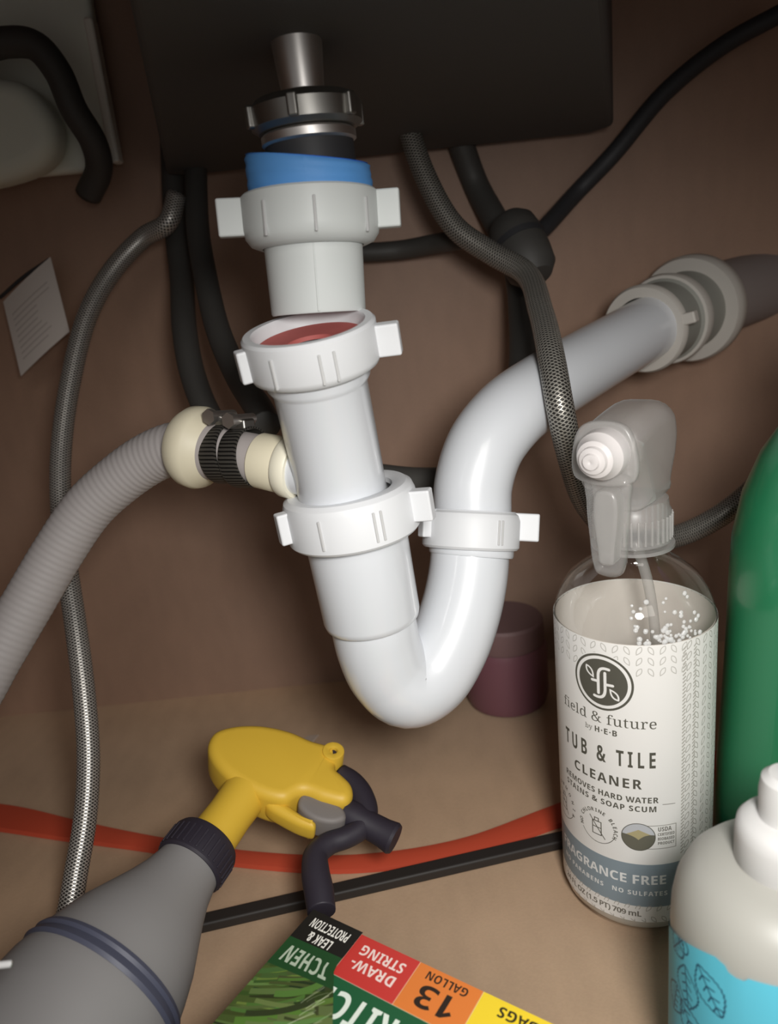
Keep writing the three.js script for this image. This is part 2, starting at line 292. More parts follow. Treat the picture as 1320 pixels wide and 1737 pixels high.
// ---------------------------------------------------------------- hoses and cables at the back
function hose(name, label, pts, r, mat, cat = 'hose') {
  const o = thing(name, label, cat, pts[0]); part(cat === 'cable' ? 'cable_sheath' : 'hose_sleeve', tube(pts, r, 160, 18, pts[0]), mat, o); return o;
}
hose('braided_hose', 'thin braided steel supply hose arching down the left side in front of the wall', [V(-0.1095, 0.3704, -0.5141), V(-0.1171, 0.3544, -0.5092), V(-0.1338, 0.3480, -0.5135), V(-0.1546, 0.3303, -0.5060), V(-0.1706, 0.3061, -0.4924), V(-0.1834, 0.2673, -0.4732), V(-0.1899, 0.2318, -0.4550), V(-0.1902, 0.2037, -0.4381), V(-0.1869, 0.1734, -0.4194), V(-0.1812, 0.1414, -0.3992), V(-0.1762, 0.1081, -0.3785), V(-0.1739, 0.0792, -0.3603), V(-0.1747, 0.0557, -0.3426), V(-0.1777, 0.0375, -0.3276), V(-0.1812, 0.0204, -0.3130), V(-0.196, -0.002, -0.310)], 0.0060, M.braid);
hose('dark_hose', 'outer dark hose hanging straight down left of the white nuts', [V(-0.0985, 0.4894, -0.5350), V(-0.1054, 0.4506, -0.5400), V(-0.1154, 0.4031, -0.5513), V(-0.1183, 0.3555, -0.5368), V(-0.1157, 0.3221, -0.5161), V(-0.1121, 0.2907, -0.4835), V(-0.1071, 0.2670, -0.4626), V(-0.0984, 0.2450, -0.4455), V(-0.0866, 0.2252, -0.4342)], 0.0075, M.darkHose);
hose('dark_hose', 'inner dark hose running diagonally down to the hose clamps', [V(-0.0824, 0.4880, -0.5350), V(-0.0914, 0.4428, -0.5400), V(-0.0981, 0.3881, -0.5300), V(-0.0984, 0.3482, -0.5052), V(-0.0948, 0.3251, -0.4856), V(-0.0851, 0.2902, -0.4478), V(-0.0712, 0.2669, -0.4103), V(-0.0576, 0.2541, -0.3750), V(-0.0531, 0.2485, -0.3598)], 0.0070, M.darkHose);
hose('dark_hose', 'thick dark hose dropping behind the basin and the white waste arm', [V(0.0635, 0.4272, -0.5500), V(0.0696, 0.3954, -0.5480), V(0.0803, 0.3631, -0.5548), V(0.0911, 0.3330, -0.5351), V(0.0978, 0.3061, -0.5164), V(0.0962, 0.2758, -0.4967), V(0.0922, 0.2482, -0.4830), V(0.0849, 0.2250, -0.4707), V(0.0670, 0.2017, -0.4500), V(0.0397, 0.1932, -0.4348), V(0.0202, 0.1957, -0.4252), V(-0.0046, 0.2039, -0.4120), V(-0.0290, 0.2137, -0.3993)], 0.0085, M.darkHose);
hose('braided_hose', 'braided grey hose crossing before the waste arm, looping right behind the spray bottle', [V(0.0308, 0.4207, -0.5044), V(0.0343, 0.3952, -0.4987), V(0.0420, 0.3629, -0.4899), V(0.0560, 0.3331, -0.4797), V(0.0754, 0.3161, -0.4703), V(0.0910, 0.3039, -0.4561), V(0.0899, 0.2836, -0.4123), V(0.0859, 0.2634, -0.3748), V(0.0856, 0.2428, -0.3601), V(0.0909, 0.2182, -0.3651), V(0.1038, 0.1851, -0.3822), V(0.1288, 0.1573, -0.4009), V(0.1622, 0.1484, -0.4191), V(0.1888, 0.1544, -0.4251), V(0.2115, 0.1719, -0.4231), V(0.2312, 0.1991, -0.4210)], 0.0066, M.braidDark);
hose('power_cable', 'thin dark cable slanting up to the right corner from the hose joint', [V(0.2738, 0.4399, -0.5350), V(0.2400, 0.4266, -0.5400), V(0.2030, 0.4035, -0.5400), V(0.1686, 0.3700, -0.5400), V(0.1470, 0.3504, -0.5477), V(0.1161, 0.3273, -0.5229), V(0.0981, 0.3184, -0.5066)], 0.0056, M.blackRubber, 'cable');
hose('dark_hose', 'level dark hose crossing behind the white tailpiece', [V(0.0687, 0.3268, -0.5050), V(0.0586, 0.3268, -0.5133), V(0.0467, 0.3264, -0.5279), V(0.0260, 0.3253, -0.5401), V(0.0005, 0.3263, -0.5404), V(-0.0247, 0.3303, -0.5416), V(-0.0370, 0.3420, -0.5431), V(-0.0369, 0.3666, -0.5485), V(-0.0314, 0.3994, -0.5350), V(-0.0296, 0.4238, -0.5400)], 0.0062, M.darkHose);
{
  const o = thing('hose_weight', 'dark rounded weight where the hoses meet right of the nuts', 'weight', V(0.0961, 0.3198, -0.4924)); aim(o, V(0.0908, 0.3368, -0.5018).sub(V(0.1018, 0.3002, -0.4759)));
  part('weight_body', lathe([[0.0001, -0.026], [0.0105, -0.025], [0.0150, -0.019], [0.0162, -0.008], [0.0162, 0.006], [0.0148, 0.014], [0.0110, 0.0185], [0.0001, 0.0195]], 40), M.darkHose, o);
  part('weight_ring', lathe([[0.0155, -0.002], [0.0168, -0.002], [0.0168, 0.002], [0.0155, 0.002]], 40), M.blackRubber, o);
}
{ // pale outlet box with a cord looped across, top left
  const o = thing('outlet_box', 'pale grey outlet box on the back wall at the top left', 'outlet box', V(-0.20, 0.445, -0.556));
  const plate = std({ color: lin(0.80, 0.83, 0.74), roughness: 0.55 });
  part('cover_plate', slab([[-0.09, -0.05], [0.038, -0.052], [0.048, -0.045], [0.052, 0.06], [0.05, 0.075], [-0.09, 0.075]], 0.012, 0.004, false), plate, o).position.z = 0.006;
  part('plate_edge', box(0.006, 0.082, 0.012, 0.002), std({ color: lin(0.85, 0.82, 0.74), roughness: 0.5 }), o, 'lighter right rim').position.set(0.049, -0.008, 0.010);
  const p = thing('power_plug', 'rounded grey power plug on the pale outlet box at the top left', 'plug', V(-0.213, 0.418, -0.544));
  part('plug_body', slab([[-0.045, -0.026], [0.018, -0.026], [0.034, -0.014], [0.036, 0.004], [0.024, 0.022], [0.004, 0.028], [-0.045, 0.030]], 0.03, 0.010), std({ color: lin(0.72, 0.75, 0.66), roughness: 0.6 }), p).position.z = 0.0145;
  hose('power_cable', 'thick dark cord looped over the plug on the pale outlet box', [V(-0.452, 0.40, -0.53), V(-0.36, 0.43, -0.53), V(-0.275, 0.468, -0.52), V(-0.2183, 0.4581, -0.5150), V(-0.1922, 0.4604, -0.5120), V(-0.1751, 0.4565, -0.5100), V(-0.1654, 0.4421, -0.5100), V(-0.1611, 0.4225, -0.5120), V(-0.1558, 0.4056, -0.5200), V(-0.1583, 0.3922, -0.5300), V(-0.1713, 0.3789, -0.5400)], 0.0082, M.darkHose, 'cable');
}
{ // paper tag
  const o = thing('paper_tag', 'faded paper tag hanging below the outlet box on the left', 'tag', V(-0.2198, 0.3061, -0.5373));
  const m = std({ map: tex(canvas(256, 256, (c) => { c.fillStyle = '#d4ccc6'; c.fillRect(0, 0, 256, 256); c.fillStyle = 'rgba(120,112,106,.3)'; for (let k = 0; k < 9; k++) c.fillRect(30, 60 + k * 19, 110 + rnd() * 80, 5); }), true), roughness: 0.8, side: THREE.DoubleSide });
  const c = [V(-0.2037, 0.3437, -0.5415), V(-0.1980, 0.2957, -0.5310), V(-0.2375, 0.2701, -0.5316), V(-0.2432, 0.3190, -0.5444)], o3 = o.position, pos = [], uv = [], idx = [], n = 10;
  for (const off of [0, 0.0006]) for (let i = 0; i <= n; i++) for (let j = 0; j <= n; j++) {
    const u = i / n, v = j / n, q = c[3].clone().lerp(c[0], u).lerp(c[2].clone().lerp(c[1], u), v).sub(o3); q.z += 0.004 * Math.sin(u * 2.6) + off; pos.push(q.x, q.y, q.z); uv.push(u, 1 - v);
  }
  const S = (n + 1) * (n + 1);
  for (const b of [0, S]) for (let i = 0; i < n; i++) for (let j = 0; j < n; j++) { const a = b + i * (n + 1) + j; b ? idx.push(a, a + 1, a + n + 1, a + 1, a + n + 2, a + n + 1) : idx.push(a, a + n + 1, a + 1, a + 1, a + n + 1, a + n + 2); }
  const g = new THREE.BufferGeometry(); g.setAttribute('position', new THREE.Float32BufferAttribute(pos, 3)); g.setAttribute('uv', new THREE.Float32BufferAttribute(uv, 2)); g.setIndex(idx); g.computeVertexNormals();
  part('tag_sheet', g, m, o);
  part('tag_string', tube([V(-0.2050, 0.3423, -0.5400), V(-0.2254, 0.3332, -0.5425), V(-0.2462, 0.3219, -0.5474)], 0.0012, 20, 8, o3), M.blackRubber, o);
}

// ---------------------------------------------------------------- spray bottle with the printed label
{
  const R = 0.0355, o = thing('spray_bottle', 'clear spray bottle with white tub and tile cleaner label and clear trigger head', 'spray bottle', V(0.1062, 0, -0.3197));
  const turn = -40 * Math.PI / 180;                                          // the label and the nozzle face a little left of the camera
  const clear = phys({ color: lin(0.97, 0.97, 0.96), transmission: 1, thickness: 0, roughness: 0.04, ior: 1.5 });
  const frosted = phys({ color: lin(0.86, 0.85, 0.84), transmission: 0.82, thickness: 0, roughness: 0.30, ior: 1.45 });
  const nozzleMat = phys({ color: lin(0.86, 0.82, 0.81), transmission: 0.3, thickness: 0, roughness: 0.4 });
  part('bottle_shell', lathe([[0.0001, 0.0008], [0.027, 0.0008], [0.0315, 0.002], [0.0345, 0.006], [R, 0.011], [R, 0.153], [0.0347, 0.158], [0.0322, 0.165], [0.0280, 0.1715], [0.0215, 0.1768], [0.0165, 0.1800], [0.0145, 0.183], [0.0142, 0.1885]]), clear, o);
  part('bottle_base', lathe([[0.0001, 0.0012], [0.0268, 0.0014], [0.0312, 0.0026], [0.0342, 0.0063], [0.0350, 0.012], [0.0001, 0.012]]), std({ color: lin(0.62, 0.60, 0.56), roughness: 0.5 }), o);
  // printed wrap label; x on the canvas is metres round the bottle from the label's centre line
  const W = 2048, H = 1320, circ = 2 * Math.PI * (R + 0.0003), hh = 0.1435, S = W / circ, ink = '#56544b';
  const lab = canvas(W, H, (c) => {
    c.fillStyle = '#f1efec'; c.fillRect(0, 0, W, H);
    const X = (deg) => W / 2 + deg / 360 * W, Y = (h) => (0.0105 + hh - h) / hh * H;
    const leaf = (x, y, l, w, a) => { c.save(); c.translate(x, y); c.rotate(a); c.beginPath(); c.moveTo(0, -l); c.quadraticCurveTo(w, -l * 0.2, 0, l); c.quadraticCurveTo(-w, -l * 0.2, 0, -l); c.stroke(); c.restore(); };
    c.strokeStyle = '#bdbab4'; c.lineWidth = 3;
    const rows = (x0, x1, y0, y1) => { for (let x = x0; x < x1; x += 44) for (let y = y0, k = 0; y < y1; y += 46, k++) leaf(x + 11, y, 19, 17, 0.5 + (Math.floor(x / 44) % 2 ? -1.0 : 0)); };
    rows(X(-62), X(60), Y(0.1515), Y(0.1365));
    c.strokeStyle = '#a9a69f';
    rows(X(58), X(180), Y(0.1515), Y(0.046)); rows(0, X(-62), Y(0.1515), Y(0.046));
    c.save(); c.lineWidth = 6; c.strokeStyle = '#b5b1aa'; for (let y = Y(0.15); y < Y(0.046); y += 16) { for (const x of [X(55), X(64), X(-64)]) { c.beginPath(); c.moveTo(x, y); c.lineTo(x + 14, y - 12); c.stroke(); } }
    c.restore();
    // emblem
    const lx = X(0), ly = Y(0.1345), lr = S * 0.0131;
    c.fillStyle = '#f1efec'; c.beginPath(); c.arc(lx, ly, lr * 1.08, 0, 7); c.fill();
    c.strokeStyle = ink; c.lineWidth = 9; c.beginPath(); c.arc(lx, ly, lr, 0, 7); c.stroke(); c.fillStyle = ink; c.beginPath(); c.arc(lx, ly, lr * 0.85, 0, 7); c.fill();
    c.strokeStyle = '#f1efec'; c.lineWidth = 12; c.lineCap = 'round';
    c.beginPath(); c.moveTo(lx + 30, ly - 62); c.bezierCurveTo(lx - 4, ly - 70, lx - 14, ly - 52, lx - 14, ly - 26); c.lineTo(lx - 14, ly + 50); c.stroke();
    c.beginPath(); c.moveTo(lx - 32, ly + 66); c.bezierCurveTo(lx + 4, ly + 76, lx + 14, ly + 54, lx + 14, ly + 26); c.lineTo(lx + 14, ly - 44); c.stroke();
    c.beginPath(); c.moveTo(lx - 40, ly - 2); c.lineTo(lx - 14, ly - 2); c.moveTo(lx + 14, ly + 6); c.lineTo(lx + 44, ly + 6); c.stroke();
    c.lineWidth = 7; leaf(lx - 50, ly - 38, 26, 22, -0.6); leaf(lx + 50, ly + 46, 26, 22, 2.5);
    // words
    c.fillStyle = ink; c.textAlign = 'center'; c.textBaseline = 'middle';
    const say = (t, font, y, width, x = lx) => { c.font = font; const w = c.measureText(t).width; c.save(); c.translate(x, y); c.scale(width / w, 1); c.fillText(t, 0, 0); c.restore(); };
    const spaced = (t, font, y, width, x = lx) => { c.font = font; const ws = [...t].map((k) => c.measureText(k).width), gap = (width - ws.reduce((a, b) => a + b, 0)) / (t.length - 1); let q = x - width / 2; c.textAlign = 'left'; [...t].forEach((k, i) => { c.fillText(k, q, y); q += ws[i] + gap; }); c.textAlign = 'center'; };
    spaced('field & future', '62px serif', Y(0.1167), X(37) - X(-37));
    say('by', '30px serif', Y(0.1105), 34, X(-11)); spaced('H·E·B', 'bold 36px sans-serif', Y(0.1105), X(10) - X(-7), X(2));
    c.font = '26px sans-serif';
    c.save(); c.translate(0, Y(0.0985)); c.scale(1, 1.75); spaced('TUB & TILE', 'bold 58px sans-serif', 0, X(36.5) - X(-36.5)); c.restore();
    spaced('CLEANER', 'bold 62px sans-serif', Y(0.0862), X(26) - X(-27));
    spaced('REMOVES HARD WATER', 'bold 38px sans-serif', Y(0.0780), X(38) - X(-38));
    spaced('STAINS & SOAP SCUM', 'bold 38px sans-serif', Y(0.0733), X(37) - X(-37));
    c.strokeStyle = '#8d8a84'; c.lineWidth = 3; c.beginPath(); c.moveTo(X(41), Y(0.0756)); c.lineTo(X(50), Y(0.0752)); c.stroke();
    // round seal: words on a ring round a jug
    const seal = (sx, words) => {
      const sy = Y(0.0585), sr = S * 0.0088; c.font = 'bold 24px sans-serif'; c.fillStyle = ink; c.strokeStyle = ink; c.lineWidth = 2.5;
      [...words].forEach((k, i) => { const a = -Math.PI * 1.08 + i / (words.length - 1) * Math.PI * 1.2; c.save(); c.translate(sx + Math.cos(a) * sr, sy + Math.sin(a) * sr); c.rotate(a + Math.PI / 2); c.fillText(k, 0, 0); c.restore(); });
      c.beginPath(); c.arc(sx, sy, sr, 0.3, Math.PI * 0.85); c.stroke();
      c.lineWidth = 4; c.strokeRect(sx - 22, sy - 26, 40, 66); c.strokeRect(sx - 12, sy - 42, 18, 16); c.beginPath(); c.moveTo(sx - 22, sy + 4); c.lineTo(sx + 18, sy + 4); c.moveTo(sx - 34, sy - 44); c.lineTo(sx + 34, sy + 52); c.stroke();
    };
    seal(X(-6), 'NO CHLORINE BLEACH'); seal(X(-43), 'NO AMMONIA');
    // certification mark
    const ux = X(24), uy = Y(0.0583), ur = S * 0.0073;
    c.strokeStyle = '#9a978f'; c.lineWidth = 3; c.strokeRect(ux, uy - ur * 0.86, X(51) - ux, ur * 1.72);
    c.save(); c.beginPath(); c.arc(ux, uy, ur, 0, 7); c.clip(); c.fillStyle = '#c9cbd0'; c.fillRect(ux - ur, uy - ur, 2 * ur, 2 * ur);
    c.fillStyle = '#b9ad84'; c.beginPath(); c.moveTo(ux - ur, uy); c.lineTo(ux, uy - ur * 0.55); c.lineTo(ux + ur, uy - 4); c.lineTo(ux + ur, uy + ur); c.lineTo(ux - ur, uy + ur); c.fill();
    c.fillStyle = '#6c6a5d'; c.beginPath(); c.moveTo(ux - ur, uy - 12); c.quadraticCurveTo(ux - 20, uy - 8, ux, uy + 14); c.quadraticCurveTo(ux + 30, uy - 20, ux + ur, uy - 10); c.lineTo(ux + ur, uy + ur); c.lineTo(ux - ur, uy + ur); c.fill(); c.restore();
    c.strokeStyle = ink; c.lineWidth = 3; c.beginPath(); c.arc(ux, uy, ur, 0, 7); c.stroke();
    c.fillStyle = '#6e6b63'; say('USDA', 'bold 28px sans-serif', uy - 38, 58, X(42.5)); say('CERTIFIED', 'bold 20px sans-serif', uy - 14, 72, X(43.7)); say('BIOBASED', 'bold 20px sans-serif', uy + 8, 72, X(43.7)); say('PRODUCT', 'bold 20px sans-serif', uy + 30, 72, X(43.7));
    // blue grey band and the foot of the label
    c.fillStyle = '#8c9ba5'; c.fillRect(0, Y(0.0433), W, Y(0.0195) - Y(0.0433));
    c.fillStyle = '#f1f2f2'; spaced('FRAGRANCE FREE', 'bold 64px sans-serif', Y(0.0345), X(43) - X(-50), lx - 12); spaced('NO PARABENS   NO SULFATES', 'bold 32px sans-serif', Y(0.0270), X(46) - X(-44));
    c.strokeStyle = '#b9b5ae'; c.lineWidth = 3; for (let x = 0; x < W; x += 44) { leaf(x + 12, Y(0.0185), 17, 15, 0.6); leaf(x + 34, Y(0.0122), 17, 15, -0.6); }
    c.fillStyle = '#f1efec'; c.fillRect(X(-46), Y(0.0178), X(28) - X(-46), Y(0.0118) - Y(0.0178));
    c.fillStyle = '#77746c'; spaced('24 FL OZ (1.5 PT) 709 mL', 'bold 40px sans-serif', Y(0.0150), X(26) - X(-44), X(-9));
  });
  const lm = tex(lab), g = new THREE.CylinderGeometry(R + 0.0003, R + 0.0003, hh, 96, 1, true, Math.PI, Math.PI * 2).translate(0, 0.0105 + hh / 2, 0);
  part('printed_label', g, phys({ map: lm, roughness: 0.55, transmission: 0.12, thickness: 0, side: THREE.DoubleSide }), o, 'white wrap label with grey lettering and a blue grey band').rotation.y = turn;
  part('label_backing', new THREE.CylinderGeometry(R - 0.0006, R - 0.0006, hh - 0.0005, 72, 1, true).translate(0, 0.0105 + hh / 2, 0), std({ color: lin(0.66, 0.61, 0.56), roughness: 0.7, side: THREE.DoubleSide }), o, 'plain cream inside of the label seen through the shoulder');
  part('cap_collar', merged([lathe([[0.0128, 0.1882], [0.0160, 0.1882], [0.0166, 0.1890], [0.0163, 0.2020], [0.0155, 0.2036], [0.0150, 0.2075], [0.0120, 0.2085], [0.0001, 0.2085]]), ...Array.from({ length: 36 }, (_, k) => box(0.0010, 0.0110, 0.0010, 0.0003, 0, 0.1955, 0.0166).rotateY(k / 36 * Math.PI * 2)), lathe([[0.0145, 0.1858], [0.0178, 0.1858], [0.0178, 0.1874], [0.0145, 0.1874]])]), frosted, o);
  part('dip_tube', tube([V(0.001, 0.187, 0.001), V(0.006, 0.165, 0.004), V(0.012, 0.10, 0.002), V(0.015, 0.02, -0.004)], 0.0024, 40, 12), frosted, o);
  // trigger head, in its own frame: x forward
  const head = new THREE.Group(); head.name = 'trigger_head'; head.rotation.y = turn - Math.PI / 2; o.add(head);
  const sg = slab([[-0.0150, 0.206], [-0.0172, 0.213], [-0.0225, 0.223], [-0.0245, 0.234], [-0.0205, 0.244], [-0.010, 0.2485], [0.006, 0.2480], [0.020, 0.2455], [0.0285, 0.2420], [0.0300, 0.2290], [0.027, 0.2240], [0.022, 0.219], [0.0175, 0.212], [0.0155, 0.206]], 0.0265, 0.009, true, 6);
  part('shroud', sg, frosted, head);
  const nz = part('nozzle', merged([lathe([[0.0001, -0.004], [0.0105, -0.004], [0.0128, -0.002], [0.0135, 0.002], [0.0128, 0.007], [0.0105, 0.0095], [0.0098, 0.0120], [0.0075, 0.0130], [0.0070, 0.0148], [0.0045, 0.0155], [0.0040, 0.0168], [0.0015, 0.0172], [0.0001, 0.0166]], 48)]), nozzleMat, head);
  nz.scale.set(0.76, 0.9, 0.76); nz.position.set(0.0300, 0.2348, -0.0014); nz.rotation.z = -Math.PI / 2 - 0.04;
  part('nozzle_plate', slab([[-0.0122, -0.0115], [0.0122, -0.0115], [0.0128, 0.003], [0.0090, 0.0105], [0, 0.0126], [-0.0090, 0.0105], [-0.0128, 0.003]], 0.004, 0.0012), frosted, head).applyMatrix4(new THREE.Matrix4().makeTranslation(0.0280, 0.2345, 0).multiply(new THREE.Matrix4().makeRotationY(Math.PI / 2)));
  const tr = part('trigger', slab([[-0.0088, 0.2215], [0.0088, 0.2215], [0.0090, 0.2100], [0.0080, 0.1950], [0.0068, 0.1835], [0.0050, 0.1795], [0, 0.1782], [-0.0050, 0.1795], [-0.0068, 0.1835], [-0.0080, 0.1950], [-0.0090, 0.2100]], 0.0070, 0.0028, true, 5), phys({ color: lin(0.90, 0.89, 0.88), transmission: 0.88, thickness: 0, roughness: 0.12, ior: 1.5 }), head);
  tr.rotation.y = Math.PI / 2; tr.position.set(0.0280, 0.003, -0.0012);
  part('trigger_ridge', slab([[-0.0040, 0.2150], [0.0040, 0.2150], [0.0036, 0.1900], [0.0026, 0.1845], [-0.0026, 0.1845], [-0.0036, 0.1900]], 0.0090, 0.0016, true, 4), frosted, head).applyMatrix4(new THREE.Matrix4().makeTranslation(0.0278, 0.003, -0.0012).multiply(new THREE.Matrix4().makeRotationY(Math.PI / 2)));
  part('side_rib', new THREE.TorusGeometry(0.0075, 0.0011, 8, 32, 3.4).rotateZ(-1.5).translate(0.012, 0.222, 0.0134), frosted, head);
  // droplets inside the shoulder
  const drops = [], dm = new THREE.SphereGeometry(1, 8, 6);
  for (let k = 0; k < 80; k++) {
    const a = -0.35 + rnd() * 0.95, y = 0.154 + rnd() * rnd() * 0.02, rr = y < 0.158 ? 0.0350 : y < 0.165 ? 0.0345 - (y - 0.158) * 0.36 : 0.0320 - (y - 0.165) * 0.65, s = 0.0006 + rnd() * 0.0007;
    drops.push(dm.clone().scale(s, s, s * 0.6).rotateY(a).translate(Math.sin(a) * rr, y, Math.cos(a) * rr));
  }
  const dr = part('droplets', merged(drops), phys({ color: lin(0.95, 0.95, 0.95), transmission: 0.6, roughness: 0.03, thickness: 0 }), o); dr.userData.kind = 'stuff';
}

// ---------------------------------------------------------------- pump bottle, lower right
{
  const R = 0.034, o = thing('pump_bottle', 'grey pump bottle with white pump top and sky blue label, front right', 'pump bottle', V(0.1145, 0, -0.2005));
  const milky = phys({ color: lin(0.46, 0.45, 0.41), transmission: 0.15, thickness: 0, roughness: 0.42 });
  const white = std({ color: lin(0.62, 0.61, 0.60), roughness: 0.45 });
  part('bottle_body', lathe([[0.0001, 0.0005], [0.030, 0.0005], [0.0335, 0.004], [R, 0.010], [R, 0.088], [0.0337, 0.096], [0.0325, 0.103], [0.0298, 0.1095], [0.0255, 0.1145], [0.0195, 0.1175], [0.0135, 0.1185], [0.0001, 0.1185]]), milky, o);
  // label film with a scalloped top edge
  const topAt = (d) => 0.0995 + 0.0022 * Math.abs(Math.sin((d + 48) / 34 * Math.PI / 2)) - (Math.abs(d + 48) < 5 ? 0.0012 : 0) - (d < -60 ? (-60 - d) * 0.00030 : 0), pos = [], uv = [], idx = [], N = 180, r2 = R + 0.0004;
  for (let i = 0; i <= N; i++) { const d = -180 + i * 2, a = d / 180 * Math.PI, t = topAt(d); for (let k = 0; k <= 6; k++) { const y = 0.006 + (t - 0.006) * k / 6, r = y > 0.0955 ? r2 - (y - 0.0955) * 0.16 : r2; pos.push(Math.sin(a) * r, y, Math.cos(a) * r); uv.push(i / N, y / 0.11); } }
  for (let i = 0; i < N; i++) for (let k = 0; k < 6; k++) { const a = i * 7 + k, b = a + 7; idx.push(a, b, a + 1, b, b + 1, a + 1); }
  const g = new THREE.BufferGeometry(); g.setAttribute('position', new THREE.Float32BufferAttribute(pos, 3)); g.setAttribute('uv', new THREE.Float32BufferAttribute(uv, 2)); g.setIndex(idx); g.computeVertexNormals();
  const art = canvas(2048, 1024, (c, w, h) => {
    c.fillStyle = '#5fc4dc'; c.fillRect(0, 0, w, h); c.strokeStyle = '#1d4f6b'; c.lineWidth = 5; c.lineJoin = 'round';
    const X = (d) => (d + 180) / 360 * w, Y = (y) => h - y / 0.11 * h;
    const leaf = (x, y, l, a) => { c.save(); c.translate(x, y); c.rotate(a); c.beginPath(); for (let k = 0; k <= 40; k++) { const t = k / 40, s = t < 0.5 ? t * 2 : 2 - t * 2, side = t < 0.5 ? 1 : -1; const q = Math.sin(s * Math.PI) * l * 0.34 * side + (k % 2 ? 5 * side : 0); const yy = -l / 2 + s * l; k ? c.lineTo(q, yy) : c.moveTo(q, yy); } c.stroke(); c.beginPath(); c.moveTo(0, -l / 2); c.lineTo(0, l / 2); for (let k = 1; k < 5; k++) { const yy = -l / 2 + k * l / 5; c.moveTo(0, yy); c.lineTo(l * 0.16, yy - l * 0.1); c.moveTo(0, yy); c.lineTo(-l * 0.16, yy - l * 0.1); } c.stroke(); c.restore(); };
    leaf(X(-62), Y(0.086), 150, 2.5); leaf(X(-78), Y(0.078), 150, 3.0); leaf(X(-74), Y(0.064), 150, 2.4); leaf(X(-88), Y(0.090), 110, 0.6); leaf(X(-90), Y(0.066), 130, 0.2);
    c.beginPath(); c.arc(X(-82), Y(0.093), 26, 0, 7); c.stroke();
    const lx = X(-56), ly = Y(0.063); c.beginPath(); c.arc(lx, ly, 58, 0, 7); c.stroke(); c.beginPath(); c.arc(lx, ly, 48, 0, 7); c.stroke(); for (let k = 0; k < 8; k++) { c.beginPath(); c.moveTo(lx, ly); c.lineTo(lx + Math.cos(k * 0.785) * 44, ly + Math.sin(k * 0.785) * 44); c.stroke(); }
  });
  part('blue_label', g, std({ map: tex(art), roughness: 0.5, side: THREE.DoubleSide }), o, 'sky blue label with dark line drawn leaves');
  part('pump_collar', lathe([[0.0001, 0.1180], [0.0142, 0.1180], [0.0147, 0.1190], [0.0147, 0.1285], [0.0142, 0.1318], [0.0125, 0.1340], [0.0095, 0.1352], [0.0001, 0.1352]]), white, o);
  part('pump_top', merged([lathe([[0.0001, 0.133], [0.0080, 0.133], [0.0082, 0.1445], [0.0076, 0.1490], [0.0055, 0.1510], [0.0001, 0.1515]]), box(0.011, 0.0065, 0.03, 0.0025, 0, 0.1465, 0.013).rotateY(1.3)]), white, o);
}
// ---------------------------------------------------------------- green jug, right edge
{
  const o = thing('green_jug', 'tall green plastic bottle with blue cap at the right edge', 'bottle', V(0.1985, 0, -0.305));
  part('jug_body', lathe([[0.0001, 0.0005], [0.049, 0.0005], [0.0535, 0.004], [0.0545, 0.010], [0.0538, 0.060], [0.0515, 0.120], [0.0508, 0.160], [0.0500, 0.182], [0.0462, 0.203], [0.0395, 0.221], [0.0310, 0.235], [0.0230, 0.245], [0.0180, 0.248], [0.0001, 0.248]]), phys({ color: lin(0.018, 0.20, 0.085), roughness: 0.32, clearcoat: 0.3 }), o);
  part('jug_cap', lathe([[0.0001, 0.247], [0.0210, 0.247], [0.0215, 0.249], [0.0205, 0.273], [0.0190, 0.276], [0.0001, 0.276]]), std({ color: lin(0.05, 0.06, 0.35), roughness: 0.5 }), o, 'blue screw cap');
}
// ---------------------------------------------------------------- purple jar at the back
{
  const o = thing('purple_jar', 'dim purple plastic jar standing at the back beside the trap', 'jar', V(0.0735, 0, -0.506));
  part('jar_body', lathe([[0.0001, 0.0005], [0.024, 0.0005], [0.0285, 0.003], [0.0305, 0.010], [0.0305, 0.045], [0.0290, 0.050], [0.0001, 0.050]], 40), phys({ color: lin(0.18, 0.075, 0.095), roughness: 0.4 }), o);
  part('jar_lid', lathe([[0.0001, 0.050], [0.0285, 0.050], [0.0290, 0.052], [0.0285, 0.066], [0.0270, 0.068], [0.0001, 0.068]], 40), std({ color: lin(0.18, 0.105, 0.105), roughness: 0.6 }), o);
}

